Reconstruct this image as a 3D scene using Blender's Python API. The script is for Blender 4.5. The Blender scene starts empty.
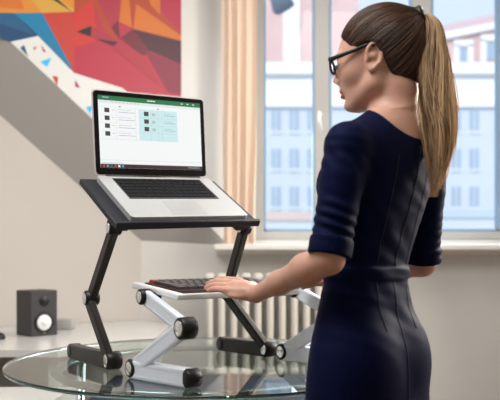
import bpy, bmesh, math, random
import numpy as np
from mathutils import Vector, Matrix, noise
random.seed(7); RNG = np.random.RandomState(7)
SC = bpy.context.scene; COL = SC.collection
V = Vector; PI = math.pi
# ------------------------------------------------------------------ camera, world, sun, exposure
CZ = 1.06                                    # eye height
FPX = 726.0                                  # focal length in pixels of a 500 px wide frame
cam_d = bpy.data.cameras.new('camera'); cam = bpy.data.objects.new('camera', cam_d); COL.objects.link(cam)
cam.location = (0, 0, CZ); cam.rotation_euler = (PI/2, 0, 0)
cam_d.sensor_width = 36; cam_d.lens = FPX/500*36; cam_d.shift_y = 55/500
cam_d.clip_start = .05; cam_d.clip_end = 400
cam_d.dof.use_dof = True; cam_d.dof.focus_distance = 1.95; cam_d.dof.aperture_fstop = 3.6
SC.camera = cam
SC.view_settings.view_transform = 'Standard'; SC.view_settings.look = 'None'
SC.view_settings.gamma = 1; SC.view_settings.use_curve_mapping = False
SC.view_settings.exposure = 0.0
world = bpy.data.worlds.new('sky'); SC.world = world; world.use_nodes = True
wn = world.node_tree; bg = wn.nodes['Background']
tc = wn.nodes.new('ShaderNodeTexCoord'); sep = wn.nodes.new('ShaderNodeSeparateXYZ')
ramp = wn.nodes.new('ShaderNodeValToRGB')
ramp.color_ramp.elements[0].position = .0; ramp.color_ramp.elements[0].color = (.90, .955, 1, 1)
ramp.color_ramp.elements[1].position = .8; ramp.color_ramp.elements[1].color = (.58, .74, 1, 1)
wn.links.new(tc.outputs['Generated'], sep.inputs[0]); wn.links.new(sep.outputs[2], ramp.inputs[0])
wn.links.new(ramp.outputs[0], bg.inputs[0]); bg.inputs[1].default_value = 1.1

def lamp(name, kind, loc, aim, energy, color, size=None, size_y=None, angle=None):
    l = bpy.data.lights.new(name, kind); o = bpy.data.objects.new(name, l); COL.objects.link(o)
    l.energy = energy; l.color = color; o.location = loc
    o.rotation_euler = (V(aim)-V(loc)).to_track_quat('-Z', 'Y').to_euler()
    if size:
        l.shape = 'RECTANGLE'; l.size = size; l.size_y = size_y or size
    if angle is not None: l.angle = angle
    return o
lamp('sun', 'SUN', (-8, -20, 14), (0, 0, 0), 2.9, (1, .95, .88), angle=math.radians(1.5))      # lights the street fronts
lamp('right_rim_fill', 'AREA', (1.9, 2.75, 1.95), (.3, 1.6, 1.3), 85, (1, .90, .76), 1.1, 1.2)      # added warm rim light from an invented side window, right
lamp('bay_daylight', 'AREA', (1.0, 4.25, 2.0), (.3, 1.2, 1.0), 34, (.86, .94, 1), 1.6, 1.5)       # daylight through the window bay
lamp('overhead_fill', 'AREA', (-.7, 1.5, 2.84), (-.2, 3.1, .9), 74, (1, .985, .97), 1.6, 1.6)  # added unseen fill under the ceiling, brightens walls, table and laptop
lamp('window_wall_fill', 'AREA', (.9, 3.2, 2.84), (1.0, 4.3, .6), 16, (1, .985, .97), 1.0, 1.0)  # added unseen fill that lifts the window wall

# ------------------------------------------------------------------ helpers
def P(px, py, d):
    "point of the place that lies at depth d behind frame point (px, py)"
    return V(((px-250)/FPX*d, d, CZ+(255-py)/FPX*d))
def mat(name, col, rough=.5, metal=0, bump=0, bscale=60, var=0, vscale=8, spec=.5, stretch=(1, 1, 1), coat=0, sheen=0, emit=None, sss=0, spect=None):
    m = bpy.data.materials.new(name); m.use_nodes = True; nt = m.node_tree; b = nt.nodes['Principled BSDF']
    b.inputs['Base Color'].default_value = (*col, 1); b.inputs['Roughness'].default_value = rough
    b.inputs['Metallic'].default_value = metal; b.inputs['Specular IOR Level'].default_value = spec
    b.inputs['Coat Weight'].default_value = coat; b.inputs['Sheen Weight'].default_value = sheen
    if sss: b.inputs['Subsurface Weight'].default_value = sss; b.inputs['Subsurface Radius'].default_value = (.9, .35, .2); b.inputs['Subsurface Scale'].default_value = .012
    if spect: b.inputs['Specular Tint'].default_value = (*spect, 1)
    if emit: b.inputs['Emission Color'].default_value = (*col, 1); b.inputs['Emission Strength'].default_value = emit
    if bump or var:
        t = nt.nodes.new('ShaderNodeTexCoord'); mp = nt.nodes.new('ShaderNodeMapping'); mp.inputs['Scale'].default_value = stretch
        nt.links.new(t.outputs['Object'], mp.inputs[0])
    if bump:
        n = nt.nodes.new('ShaderNodeTexNoise'); n.inputs['Scale'].default_value = bscale; n.inputs['Detail'].default_value = 4
        bp = nt.nodes.new('ShaderNodeBump'); bp.inputs['Strength'].default_value = bump; bp.inputs['Distance'].default_value = .004
        nt.links.new(mp.outputs[0], n.inputs[0]); nt.links.new(n.outputs[0], bp.inputs['Height']); nt.links.new(bp.outputs[0], b.inputs['Normal'])
    if var:
        n = nt.nodes.new('ShaderNodeTexNoise'); n.inputs['Scale'].default_value = vscale; n.inputs['Detail'].default_value = 3
        r = nt.nodes.new('ShaderNodeValToRGB')
        r.color_ramp.elements[0].position = .3; r.color_ramp.elements[1].position = .7
        r.color_ramp.elements[0].color = (*[max(0, c*(1-var)) for c in col], 1); r.color_ramp.elements[1].color = (*[min(1, c*(1+var)) for c in col], 1)
        nt.links.new(mp.outputs[0], n.inputs[0]); nt.links.new(n.outputs[0], r.inputs[0]); nt.links.new(r.outputs[0], b.inputs['Base Color'])
    return m
def thin_glass(name, tint, refl=1.45):
    m = bpy.data.materials.new(name); m.use_nodes = True; nt = m.node_tree; nt.nodes.clear()
    o = nt.nodes.new('ShaderNodeOutputMaterial'); mx = nt.nodes.new('ShaderNodeMixShader'); t = nt.nodes.new('ShaderNodeBsdfTransparent')
    g = nt.nodes.new('ShaderNodeBsdfGlossy'); f = nt.nodes.new('ShaderNodeFresnel'); f.inputs[0].default_value = refl
    t.inputs[0].default_value = (*tint, 1); g.inputs['Roughness'].default_value = .01
    ge = nt.nodes.new('ShaderNodeNewGeometry'); iv = nt.nodes.new('ShaderNodeMath'); iv.operation = 'SUBTRACT'; iv.inputs[0].default_value = 1; nt.links.new(ge.outputs['Backfacing'], iv.inputs[1])
    mu_ = nt.nodes.new('ShaderNodeMath'); mu_.operation = 'MULTIPLY'; nt.links.new(f.outputs[0], mu_.inputs[0]); nt.links.new(iv.outputs[0], mu_.inputs[1])      # only the outer face mirrors
    nt.links.new(mu_.outputs[0], mx.inputs[0]); nt.links.new(t.outputs[0], mx.inputs[1]); nt.links.new(g.outputs[0], mx.inputs[2]); nt.links.new(mx.outputs[0], o.inputs[0])
    return m
def obj(name, me, m=None, parent=None, label=None):
    if isinstance(me, bmesh.types.BMesh):
        bm = me; me = bpy.data.meshes.new(name); bm.to_mesh(me); bm.free()
    o = bpy.data.objects.new(name, me); COL.objects.link(o)
    if m is not None:
        for mm in (m if isinstance(m, (list, tuple)) else [m]): me.materials.append(mm)
    if parent is not None: o.parent = parent
    if label: o['label'] = label
    return o
def tag(o, label, cat, group=None):
    o['label'] = label; o['category'] = cat
    if group: o['group'] = group
    return o
def thing(name, loc, label, cat, group=None, rotz=0):
    o = bpy.data.objects.new(name, None); COL.objects.link(o); o.empty_display_size = .05
    o.location = loc; o.rotation_euler = (0, 0, rotz); return tag(o, label, cat, group)
def keep(o, root):
    "parent an object whose mesh is in world coordinates to a placed thing"
    o.parent = root; o.matrix_parent_inverse = Matrix.Translation(root.location).inverted() if not root.parent else Matrix.Translation(root.matrix_world.translation).inverted()
    return o
def struct(name, bm, m, parent=None):
    o = obj(name, bm, m, parent)
    if parent is None: o['kind'] = 'structure'
    return o
def box(bm, c, s, X=(1, 0, 0), Y=(0, 1, 0), Z=(0, 0, 1), mi=0, bev=0, seg=2):
    X, Y, Z, c = V(X).normalized(), V(Y).normalized(), V(Z).normalized(), V(c)
    vs = [bm.verts.new(c+X*(s[0]/2*i)+Y*(s[1]/2*j)+Z*(s[2]/2*k)) for i in (-1, 1) for j in (-1, 1) for k in (-1, 1)]
    fs = [bm.faces.new([vs[i] for i in q]) for q in ((0, 1, 3, 2), (4, 6, 7, 5), (0, 4, 5, 1), (2, 3, 7, 6), (0, 2, 6, 4), (1, 5, 7, 3))]
    if X.cross(Y).dot(Z) < 0:
        for f in fs: f.normal_flip()
    for f in fs: f.material_index = mi
    if bev:
        es = list({e for f in fs for e in f.edges})
        r = bmesh.ops.bevel(bm, geom=es, offset=bev, segments=seg, affect='EDGES', profile=.5)
        for f in r['faces']: f.material_index = mi; f.smooth = True
    return bm
def frame_from(d, up=(0, 0, 1)):
    d = V(d).normalized(); up = V(up)
    if abs(d.dot(up.normalized())) > .99: up = V((1, 0, 0))
    x = d.cross(up).normalized(); y = x.cross(d).normalized()
    return x, y, d
def cyl(bm, a, b, r, r2=None, seg=24, bev=0, mi=0, smooth=True):
    a, b = V(a), V(b); x, y, d = frame_from(b-a); r2 = r if r2 is None else r2; L = (b-a).length
    prof = [(0, 0), (r-bev, 0), (r, bev), (r2, L-bev), (r2-bev, L), (0, L)] if bev else [(0, 0), (r, 0), (r2, L), (0, L)]
    return lathe(bm, a, d, prof, seg, mi, smooth)
def lathe(bm, o, axis, prof, seg=32, mi=0, smooth=True, up=(0, 0, 1)):
    o = V(o); x, y, d = frame_from(axis, up); rings = []
    for r, h in prof:
        if r < 1e-7: rings.append([bm.verts.new(o+d*h)])
        else: rings.append([bm.verts.new(o+d*h+(x*math.cos(t)+y*math.sin(t))*r) for t in (2*PI*k/seg for k in range(seg))])
    for A, B in zip(rings, rings[1:]):
        for k in range(seg):
            k2 = (k+1) % seg
            q = [A[k % len(A)], A[k2 % len(A)], B[k2 % len(B)], B[k % len(B)]]
            q = [v for i, v in enumerate(q) if v not in q[:i]]
            if len(q) > 2:
                try:
                    f = bm.faces.new(q); f.material_index = mi; f.smooth = smooth
                except ValueError: pass
    return bm
def tube(bm, pts, rad, seg=8, mi=0, cap=True, closed=False):
    pts = [V(p) for p in pts]; n = len(pts); rings = []
    rad = rad if isinstance(rad, (list, tuple)) else [rad]*n
    t0 = (pts[1]-pts[0]).normalized(); x, y, _ = frame_from(t0)
    for i, p in enumerate(pts):
        t = ((pts[(i+1) % n]-pts[i-1]) if closed else (pts[min(i+1, n-1)]-pts[max(i-1, 0)])).normalized()
        x = (x-t*x.dot(t)).normalized(); y = t.cross(x)
        rings.append([bm.verts.new(p+(x*math.cos(a)+y*math.sin(a))*rad[i]) for a in (2*PI*k/seg for k in range(seg))])
    m = n if closed else n-1
    for i in range(m):
        A, B = rings[i], rings[(i+1) % n]
        for k in range(seg):
            f = bm.faces.new((A[k], A[(k+1) % seg], B[(k+1) % seg], B[k])); f.smooth = True; f.material_index = mi
    if cap and not closed:
        bm.faces.new(rings[0][::-1]).material_index = mi; bm.faces.new(rings[-1]).material_index = mi
    return bm
def prism(bm, poly, off, mi=0):
    "closed solid from a planar polygon and an offset vector"
    off = V(off); a = [bm.verts.new(V(p)) for p in poly]; b = [bm.verts.new(V(p)+off) for p in poly]; n = len(a)
    fs = [bm.faces.new(a[::-1]), bm.faces.new(b)]+[bm.faces.new((a[i], a[(i+1) % n], b[(i+1) % n], b[i])) for i in range(n)]
    for f in fs: f.material_index = mi
    bmesh.ops.recalc_face_normals(bm, faces=fs)
    return bm
def N(): return bmesh.new()

# ------------------------------------------------------------------ materials
M_cream = mat('cream_wall_paint', (.545, .515, .48), .8, bump=.05, bscale=120, var=.02, vscale=3)
M_greige = mat('greige_wall_paint', (.53, .48, .43), .8, bump=.05, bscale=120, var=.02, vscale=3)
M_bay = mat('light_grey_wall_paint', (.66, .65, .63), .8, bump=.05, bscale=120, var=.02, vscale=3)
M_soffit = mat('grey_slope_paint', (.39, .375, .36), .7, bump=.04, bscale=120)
M_white = mat('white_paint', (.83, .81, .77), .5)
M_frame = mat('cream_window_plastic', (.49, .475, .45), .4)
M_gasket = mat('blue_grey_sash_edge', (.25, .42, .60), .4)
M_ceil = mat('ceiling_paint', (.74, .71, .67), .9)
M_floor = mat('brown_floor_boards', (.16, .10, .06), .4, bump=.1, bscale=20, var=.25, vscale=5, stretch=(1, 12, 1))
M_blackm = mat('black_anodised_metal', (.010, .011, .017), .45, metal=0, spec=.3, bump=.03, bscale=300)
M_blackbar = mat('dark_brown_black_metal', (.034, .030, .030), .38, metal=.3, bump=.03, bscale=300)
M_blackp = mat('black_plastic', (.008, .008, .010), .4, spec=.35)
M_silver = mat('brushed_silver_metal', (.76, .84, .95), .34, metal=.25, bump=.03, bscale=200, stretch=(1, 1, 20))
M_alu = mat('pale_aluminium', (.44, .455, .465), .38, metal=.35, bump=.01, bscale=600)
M_satin = mat('satin_white_aluminium', (.74, .75, .77), .35, metal=.2)
M_chrome = mat('chrome', (.82, .84, .86), .12, metal=1)
M_navy = mat('navy_upholstery', (.010, .014, .032), .85, bump=.2, bscale=200)
M_wgl = thin_glass('window_glass', (.93, .965, 1.0))

# ------------------------------------------------------------------ room
YB = 4.40                                    # window wall
LD = V((-math.cos(math.radians(30)), -math.sin(math.radians(30)), 0))       # direction of left wall and attic wall
LN = V((math.sin(math.radians(30)), -math.cos(math.radians(30)), 0))        # their normal, into the room
LC = V((-.66, YB, 0)); FC = V((-.15, YB, 0)); ZS = CZ+10*YB/FPX; ZC = 2.92
def prism_on(base, poly, thick, m, name, parent=None):
    pts = [base+LD*a+V((0, 0, z)) for a, z in poly]
    return struct(name, prism(N(), pts, -LN*thick), m, parent)
struct('floor', box(N(), (-.2, 1.3, -.03), (5.6, 6.5, .06)), M_floor)
struct('ceiling', box(N(), (-.2, 1.3, ZC+.03), (5.6, 6.5, .06)), M_ceil)
prism_on(LC, [(0, 0), (2.4, 0), (2.4, ZC), (0, ZC)], .1, M_cream, 'wall_left')
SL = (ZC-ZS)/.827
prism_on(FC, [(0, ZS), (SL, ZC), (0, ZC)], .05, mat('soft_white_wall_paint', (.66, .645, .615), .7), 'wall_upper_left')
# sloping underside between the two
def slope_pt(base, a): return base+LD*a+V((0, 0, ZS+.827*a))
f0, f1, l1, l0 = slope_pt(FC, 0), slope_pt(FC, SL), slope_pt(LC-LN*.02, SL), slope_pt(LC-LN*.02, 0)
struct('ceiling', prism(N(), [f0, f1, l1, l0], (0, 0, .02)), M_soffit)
# window wall with its opening
WX0, WX1, WZ0, WZ1 = (253-250)/FPX*YB, 2.05, CZ+(255-240)/FPX*YB, 2.78
bm = N()
box(bm, ((-1.3+WX0)/2, YB+.1, ZC/2), (WX0+1.3, .2, ZC)); box(bm, ((WX1+2.4)/2, YB+.1, ZC/2), (2.4-WX1, .2, ZC))
box(bm, ((WX0+WX1)/2, YB+.1, WZ0/2), (WX1-WX0, .2, WZ0)); box(bm, ((WX0+WX1)/2, YB+.1, (WZ1+ZC)/2), (WX1-WX0, .2, ZC-WZ1))
struct('wall_back', bm, M_bay)
# side walls out of frame; the right one has an opening invented for the rim light
bm = N(); RX = 2.4
box(bm, (RX+.1, .1, ZC/2), (.2, 4.0, ZC)); box(bm, (RX+.1, 3.95, ZC/2), (.2, .9, ZC)); box(bm, (RX+.1, 2.8, .5), (.2, 1.4, 1.0)); box(bm, (RX+.1, 2.8, 2.6), (.2, 1.4, .2))
struct('wall_right', bm, M_cream)
struct('wall_front', box(N(), (-.4, -1.9, ZC/2), (6, .1, ZC)), M_cream)
struct('wall_far_left', box(N(), (-2.85, .6, ZC/2), (.1, 5.0, ZC)), M_cream)
# sill
bm = N(); sx0 = (214-250)/FPX*4.2
box(bm, ((sx0+2.3)/2, 4.30, CZ+.045), (2.3-sx0, .24, .036), bev=.008)
box(bm, ((sx0+2.3)/2, 4.385, CZ+.018), (2.3-sx0, .03, .03))
struct('trim_1', bm, M_white)['label'] = 'white window sill under the tall window'
# window
YG = 4.47
win = bpy.data.objects.new('window_1', None); COL.objects.link(win); win.location = (WX0, YG, WZ0); win['kind'] = 'structure'
def wx(p): return (p-250)/FPX*YG
zb, zt = CZ+(255-231)/FPX*YG, 2.72
bm = N()
box(bm, ((WX0+wx(264))/2, YG, (WZ0+WZ1)/2), (wx(264)-WX0, .08, WZ1-WZ0), bev=.006)
box(bm, ((WX0+WX1)/2, YG, (WZ0+zb)/2), (WX1-WX0, .078, zb-WZ0), bev=.006)
box(bm, ((WX0+WX1)/2, YG, (WZ1+zt)/2), (WX1-WX0, .078, WZ1-zt), bev=.006)
for a, b in ((314, 329), (411, 430), (497, 513)): box(bm, ((wx(a)+wx(b))/2, YG, (zb+zt)/2), (wx(b)-wx(a), .08, zt-zb), bev=.006)
keep(obj('window_frame', bm, M_frame), win)
bm = N()
for a in (264.8, 313.2, 330, 410, 431, 496): box(bm, (wx(a), YG-.015, (zb+zt)/2), (.012, .05, zt-zb))
for a, b in ((264, 314), (329, 411), (430, 497)): box(bm, ((wx(a)+wx(b))/2, YG-.015, zb+.006), (wx(b)-wx(a), .05, .012))
keep(obj('sash_seal', bm, M_gasket), win)
for a, b in ((264, 314), (329, 411), (430, 497)):
    keep(obj('window_pane', box(N(), ((wx(a)+wx(b))/2, YG, (zb+zt)/2), (wx(b)-wx(a), .006, zt-zb)), M_wgl), win)
bm = N(); hx = wx(318.5); hz = CZ+(255-118)/FPX*YG
box(bm, (hx, YG-.045, hz), (.022, .012, .07), bev=.004); cyl(bm, (hx, YG-.045, hz+.01), (hx, YG-.085, hz+.01), .008)
tube(bm, [(hx, YG-.085, hz+.015), (hx-.004, YG-.087, hz-.03), (hx+.012, YG-.087, hz-.09)], [.009, .008, .006])
keep(obj('window_handle', bm, M_white), win)
# ------------------------------------------------------------------ attic wall mural (flat print on the attic wall)
def fpt(px, py, lift=0):
    "frame point -> point on the attic wall"
    k = (px-250)/FPX; t = (FC.x-k*FC.y)/(k*LD.y-LD.x); p = FC+LD*t
    return V((p.x, p.y, CZ+(255-py)/FPX*p.y))+LN*(.002+lift)
MC = dict(crimson=(.48, .028, .065), red=(.56, .05, .035), rust=(.45, .06, .02), orange=(.66, .17, .02), amber=(.72, .27, .03), gold=(.68, .38, .06), maroon=(.17, .012, .03),
          plum=(.07, .01, .025), dark=(.015, .01, .015), teal=(.0, .16, .33), blue=(.0, .21, .42), deep=(.0, .06, .17), navyb=(.01, .10, .24), cyan=(.0, .55, .95), white=(.80, .81, .80), magenta=(.45, .03, .20), rose=(.42, .03, .06), scarlet=(.62, .04, .035), rose2=(.44, .025, .055), wine=(.25, .02, .05))
mcn = list(MC); mats = [mat('print_'+k, tuple(c*.84 for c in MC[k]), .45) for k in mcn]
polys = [('white', [(-60, -12), (181, -12), (181, 203-.5), (10.5, 42), (-60, -25)]),
 ('crimson', [(46, -12), (181, -12), (181, 97), (127, 92), (122, 88), (74, 73), (42, 13)]),
 ('red', [(42, 13), (74, 13), (74, 73)]), ('teal', [(-60, 13), (42, 13), (74, 73), (38, 36), (10, 42), (-60, -25)]),
 ('deep', [(-60, 13), (20, 14), (38, 36), (10, 42)]), ('navyb', [(-10, 16), (32, 35), (0, 22)]), ('navyb', [(16, 13), (34, 35), (0, 24), (-4, 13)]),
 ('blue', [(14, 13), (42, 13), (72, 68), (36, 33)]),
 ('amber', [(-60, -12), (44, -12), (44, 13), (-60, 13)]), ('orange', [(-60, -12), (18, -12), (24, 10), (-10, 6)]), ('gold', [(34, -12), (74, -12), (74, 12), (42, 13), (30, -2)]),
 ('amber', [(46, -12), (74, -12), (74, 10)]), ('dark', [(44, -6), (56, -2), (72, 12)]),
 ('rust', [(74, -12), (92, -12), (100, 8), (74, 16)]), ('scarlet', [(74, 14), (92, 0), (98, 40), (74, 48)]), ('rose', [(92, 0), (118, -12), (124, 20), (112, 38)]),
 ('rust', [(90, -6), (97, 0), (118, 42), (104, 30)]), ('orange', [(122, -12), (128, -12), (132, 28), (119, 22)]), ('rust', [(128, -12), (181, -12), (181, 40), (133, 29)]),
 ('orange', [(147, -12), (160, -12), (160, 15), (150, 4)]), ('crimson', [(160, -12), (181, -12), (181, 34), (160, 12)]), ('orange', [(136, 4), (181, 36), (181, 41), (133, 29)]),
 ('dark', [(76, 32), (91, 26), (91, 37)]), ('plum', [(91, 37), (118, 42), (115, 47), (110, 45)]), ('maroon', [(118, 20), (120, 40), (111, 28)]), ('rose', [(91, 26), (112, 38), (118, 42), (92, 38)]),
 ('plum', [(133, 29), (181, 41), (181, 64), (147, 50)]), ('maroon', [(133, 29), (150, 52), (142, 56), (120, 38)]), ('wine', [(145, 51), (181, 64), (181, 95), (168, 92)]), ('rose2', [(120, 40), (143, 56), (160, 86), (170, 94), (112, 48)]),
 ('navyb', [(20, 48), (24, 45), (28, 57)]), ('orange', [(33, 47), (37, 47), (34, 51)]), ('crimson', [(41, 45), (46, 52), (43, 52)]), ('cyan', [(40, 62), (51, 58), (47, 67)]),
 ('scarlet', [(52, 76), (58, 77), (57, 86)]), ('magenta', [(75, 80), (80, 88), (75, 87)]), ('cyan', [(86, 107), (93, 106), (90, 113), (91, 116)])]
bm = N(); me_layers = 0
for i, (c, pl) in enumerate(polys):
    vs = [bm.verts.new(fpt(x, max(y, -12), .00006*i)) for x, y in pl]
    f = bm.faces.new(vs); f.material_index = mcn.index(c)
    if f.normal.length == 0: f.normal_update()
bmesh.ops.recalc_face_normals(bm, faces=bm.faces[:]); mu = obj('wall_mural', bm, mats)
tag(mu, 'large multicoloured geometric print of red, orange and blue facets on sloping attic wall', 'mural')

# ------------------------------------------------------------------ curtain
M_curt = mat('peach_curtain_fabric', (.80, .63, .50), .8, bump=.15, bscale=300, sheen=.3)
bm = N(); nx, nz = 90, 26; cd = 4.20; rows = []
for j in range(nz+1):
    z = CZ+.066+(2.80-CZ-.066)*j/nz; r = []
    pinch = 1-.10*math.exp(-((z-1.3)/.3)**2)
    for i in range(nx+1):
        t = i/nx; x = ((222+35*t)-250)/FPX*cd; cx = (239-250)/FPX*cd; x = cx+(x-cx)*pinch
        r.append((x, cd+.015*math.sin(t*2*PI*3.7+.9+.6*math.sin(z*2))+.004*math.sin(t*31+z*1.5), z))
    rows.append(r)
g = [[[bm.verts.new((x, y+s*.0015, z)) for x, y, z in r] for r in rows] for s in (-1, 1)]
for s in (0, 1):
    for j in range(nz):
        for i in range(nx):
            q = (g[s][j][i], g[s][j][i+1], g[s][j+1][i+1], g[s][j+1][i]); bm.faces.new(q if s == 0 else q[::-1]).smooth = True
for j in range(nz):
    for i in (0, nx): bm.faces.new((g[0][j][i], g[1][j][i], g[1][j+1][i], g[0][j+1][i]))
cu = thing('curtain', ((239-250)/FPX*cd, cd, CZ+.066), 'peach pleated curtain hanging at the left side of the window', 'curtain')
keep(obj('curtain_panel', bm, M_curt), cu)
bm = N(); cyl(bm, (-.16, cd, 2.81), (2.2, cd, 2.81), .012); keep(obj('curtain_rod', bm, M_white), cu)

# ------------------------------------------------------------------ radiator
M_rad = mat('cream_radiator_enamel', (.78, .75, .69), .35)
rz1, rz0, ry = CZ-17/FPX*4.3, .36, 4.26
rad = thing('radiator', (.25, ry, 0), 'cream ribbed radiator on the wall under the window', 'radiator')
for k in range(14):
    x = (210-250)/FPX*ry+k*.0705; bm = N()
    for yy in (-.045, .045): tube(bm, [(x, ry+yy, rz0+.01), (x, ry+yy, rz0+.05), (x, ry+yy, rz1-.05), (x, ry+yy, rz1-.012)], [.014, .017, .017, .014], seg=10)
    box(bm, (x, ry, rz1-.028), (.052, .13, .045), bev=.014); box(bm, (x, ry, rz0+.028), (.052, .13, .045), bev=.014)
    box(bm, (x, ry-.045, (rz0+rz1)/2), (.038, .018, rz1-rz0-.05), bev=.006); box(bm, (x, ry+.0, (rz0+rz1)/2), (.012, .09, rz1-rz0-.05))
    keep(obj('radiator_section', bm, M_rad), rad)
for x in (.02, .7): keep(obj('radiator_leg', box(N(), (x-.1, ry, rz0/2+.004), (.02, .06, rz0+.008), bev=.003), M_rad), rad)
keep(obj('radiator_pipe', tube(N(), [(-.17-.07, ry, rz0+.03), (-.30, ry, rz0+.03), (-.33, ry+.01, rz0), (-.33, ry+.01, .0)], .011), M_rad), rad)

# ------------------------------------------------------------------ desk and the things on it
DZ = .665
M_desk = mat('white_laminate', (.62, .61, .59), .22, bump=.01)
dk = thing('desk', (-1.25, 3.5, 0), 'white desk against the cream wall, carrying the speaker', 'desk')
dp = [(-.26, 3.96), (-.26, 3.62), (-.95, 3.02), (-2.2, 3.02), (-2.2, 3.41)]
pl = [(-1.95, 3.02), (-.80, 3.02), (-.45, 3.36), (-.45, 4.10), (-.665, 4.385), (-1.95, 3.64)]
keep(obj('desk_top', prism(N(), [(x, y, DZ) for x, y in pl], (0, 0, -.03)), M_desk), dk)
for x, y in ((-1.85, 3.1), (-.83, 3.1), (-.51, 3.95)): keep(obj('leg', box(N(), (x, y, (DZ-.03)/2), (.05, .05, DZ-.03), bev=.004), M_desk), dk)
keep(obj('back_panel', box(N(), tuple(LC+LD*.8+LN*.03+V((0, 0, .4))), (1.2, .02, .46), X=LD, Y=LN), M_desk), dk)
M_spk = mat('black_speaker_vinyl', (.028, .025, .028), .5, bump=.05, bscale=400)
M_cone = mat('white_speaker_cone', (.78, .78, .80), .4)
def speaker(cx, cy, ang, w, d, h):
    s = thing('speaker', (cx, cy, DZ), 'small black loudspeaker with white round cone, on the white desk', 'speaker')
    f = V((math.sin(ang), -math.cos(ang), 0)); r = V((math.cos(ang), math.sin(ang), 0)); c = V((cx, cy, DZ+h/2)); fc = c+f*d/2
    keep(obj('cabinet', box(N(), c, (w, d, h), X=r, Y=-f, bev=.006), M_spk), s)
    bm = N(); o = fc+V((0, 0, -.045*h/.22)); lathe(bm, o, f, [(0, .010), (.012, .008), (.014, .002), (.034, .006), (.037, .004), (.039, 0), (.039, -.002)], 40, up=(0, 0, 1)); w_ = keep(obj('woofer', bm, M_cone, label='white woofer cone'), s)
    bm = N(); lathe(bm, o, f, [(.039, -.001), (.043, .007), (.050, .006), (.052, -.001)], 40); keep(obj('woofer_ring', bm, M_blackp), s)
    bm = N(); o = fc+V((0, 0, .058*h/.22)); lathe(bm, o, f, [(0, .008), (.008, .006), (.012, .001), (.024, .004), (.028, -.001)], 32); keep(obj('tweeter', bm, M_blackp), s)
    bm = N(); box(bm, fc+V((0, 0, -h/2+.018)), (.016, .004, .010), X=r, Y=-f, mi=0); keep(obj('power_light', bm, M_cone), s)
sp = P(36, 340, 3.52); speaker(sp.x-.02, 3.60, math.radians(44), .145, .15, .222)
mo = thing('computer_mouse', tuple(P(-3, 340, 3.4).xy)+(DZ,), 'black computer mouse at the left edge of the white desk', 'mouse'); c = mo.location
bm = N(); lathe(bm, c, (0, 0, 1), [(.036, .0005), (.038, .012), (.030, .026), (.014, .033), (0, .035)], 24); keep(obj('mouse_shell', bm, M_blackp), mo)
bm = N(); cyl(bm, c+V((-.003, -.025, .029)), c+V((.003, -.025, .029)), .006); keep(obj('scroll_wheel', bm, M_blackm), mo)
gb = P(63, 333, 3.85); bm = N(); box(bm, (gb.x, 3.88, DZ+.028), (.10, .08, .055), bev=.006)
tag(obj('storage_box', bm, mat('grey_card', (.42, .42, .42), .6)), 'small grey box on the white desk, right of the speaker', 'box')
# low white cabinet and navy bench beyond and below the glass table
lc = thing('low_cabinet', (-1.25, 2.55, 0), 'low white cabinet below the left rim of the glass table', 'cabinet')
keep(obj('cabinet_body', prism(N(), [(-1.9, 2.75, .56), (-.66, 2.75, .56), (-.70, 2.2, .56), (-1.9, 2.2, .56)], (0, 0, -.56)), M_desk), lc)
for x in (-1.0, -1.5): keep(obj('door', box(N(), (x, 2.19, .28), (.46, .018, .5), bev=.003), M_desk), lc)
nb = thing('upholstered_bench', (-.1, 3.1, 0), 'dark navy upholstered bench under the glass table', 'bench')
keep(obj('seat_cushion', box(N(), (-.045, 3.08, .42), (1.19, .66, .16), bev=.02, seg=3), M_navy), nb)
keep(obj('bench_base', box(N(), (-.045, 3.08, .18), (1.12, .60, .32), bev=.01), M_navy), nb)
for x in (-.5, .42): keep(obj('bench_foot', box(N(), (x, 2.95, .012), (.05, .05, .024)), M_blackp), nb)

# ------------------------------------------------------------------ glass table
TZ = .75; TC = V((-.132, 2.165, 0)); TR = .574
def glass(name, col, ior=1.5):
    m = bpy.data.materials.new(name); m.use_nodes = True; b = m.node_tree.nodes['Principled BSDF']
    b.inputs['Base Color'].default_value = (*col, 1); b.inputs['Transmission Weight'].default_value = 1; b.inputs['Roughness'].default_value = .004; b.inputs['IOR'].default_value = ior
    return m
gt = thing('glass_table', tuple(TC), 'round clear glass table with green tinted rim and chrome legs', 'table')
bm = N(); lathe(bm, TC+V((0, 0, TZ-.010)), (0, 0, 1), [(0, 0), (TR-.002, 0)], 160, 0, False); lathe(bm, TC+V((0, 0, TZ-.010)), (0, 0, 1), [(TR-.002, 0), (TR, .002), (TR, .008), (TR-.002, .010)], 160, 1); lathe(bm, TC+V((0, 0, TZ-.010)), (0, 0, 1), [(TR-.002, .010), (0, .010)], 160, 0, False)
bmesh.ops.remove_doubles(bm, verts=bm.verts[:], dist=1e-5); bmesh.ops.recalc_face_normals(bm, faces=bm.faces[:])
keep(obj('table_top', bm, [thin_glass('table_glass', (.88, .955, .94), 1.78), glass('table_glass_rim', (.16, .34, .32))]), gt)
bm = N(); rr = .43
lathe(bm, TC+V((0, 0, TZ-.030)), (0, 0, 1), [(rr-.016, 0), (rr+.012, 0), (rr+.016, .006), (rr+.012, .014), (rr-.012, .014), (rr-.018, .008), (rr-.016, 0)], 120)
keep(obj('support_ring', bm, mat('satin_steel', (.30, .32, .33), .22, metal=1)), gt)
for a in (40, 160, 280):
    a = math.radians(a); d = V((math.cos(a), math.sin(a), 0)); bm = N()
    cyl(bm, TC+d*rr+V((0, 0, TZ-.031)), TC+d*.46+V((0, 0, 0.002)), .014); keep(obj('leg', bm, M_chrome), gt)
    bm = N(); cyl(bm, TC+d*rr+V((0, 0, TZ-.0155)), TC+d*rr+V((0, 0, TZ-.0105)), .02); keep(obj('suction_pad', bm, thin_glass('clear_pad', (.9, .95, .95))), gt)
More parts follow.
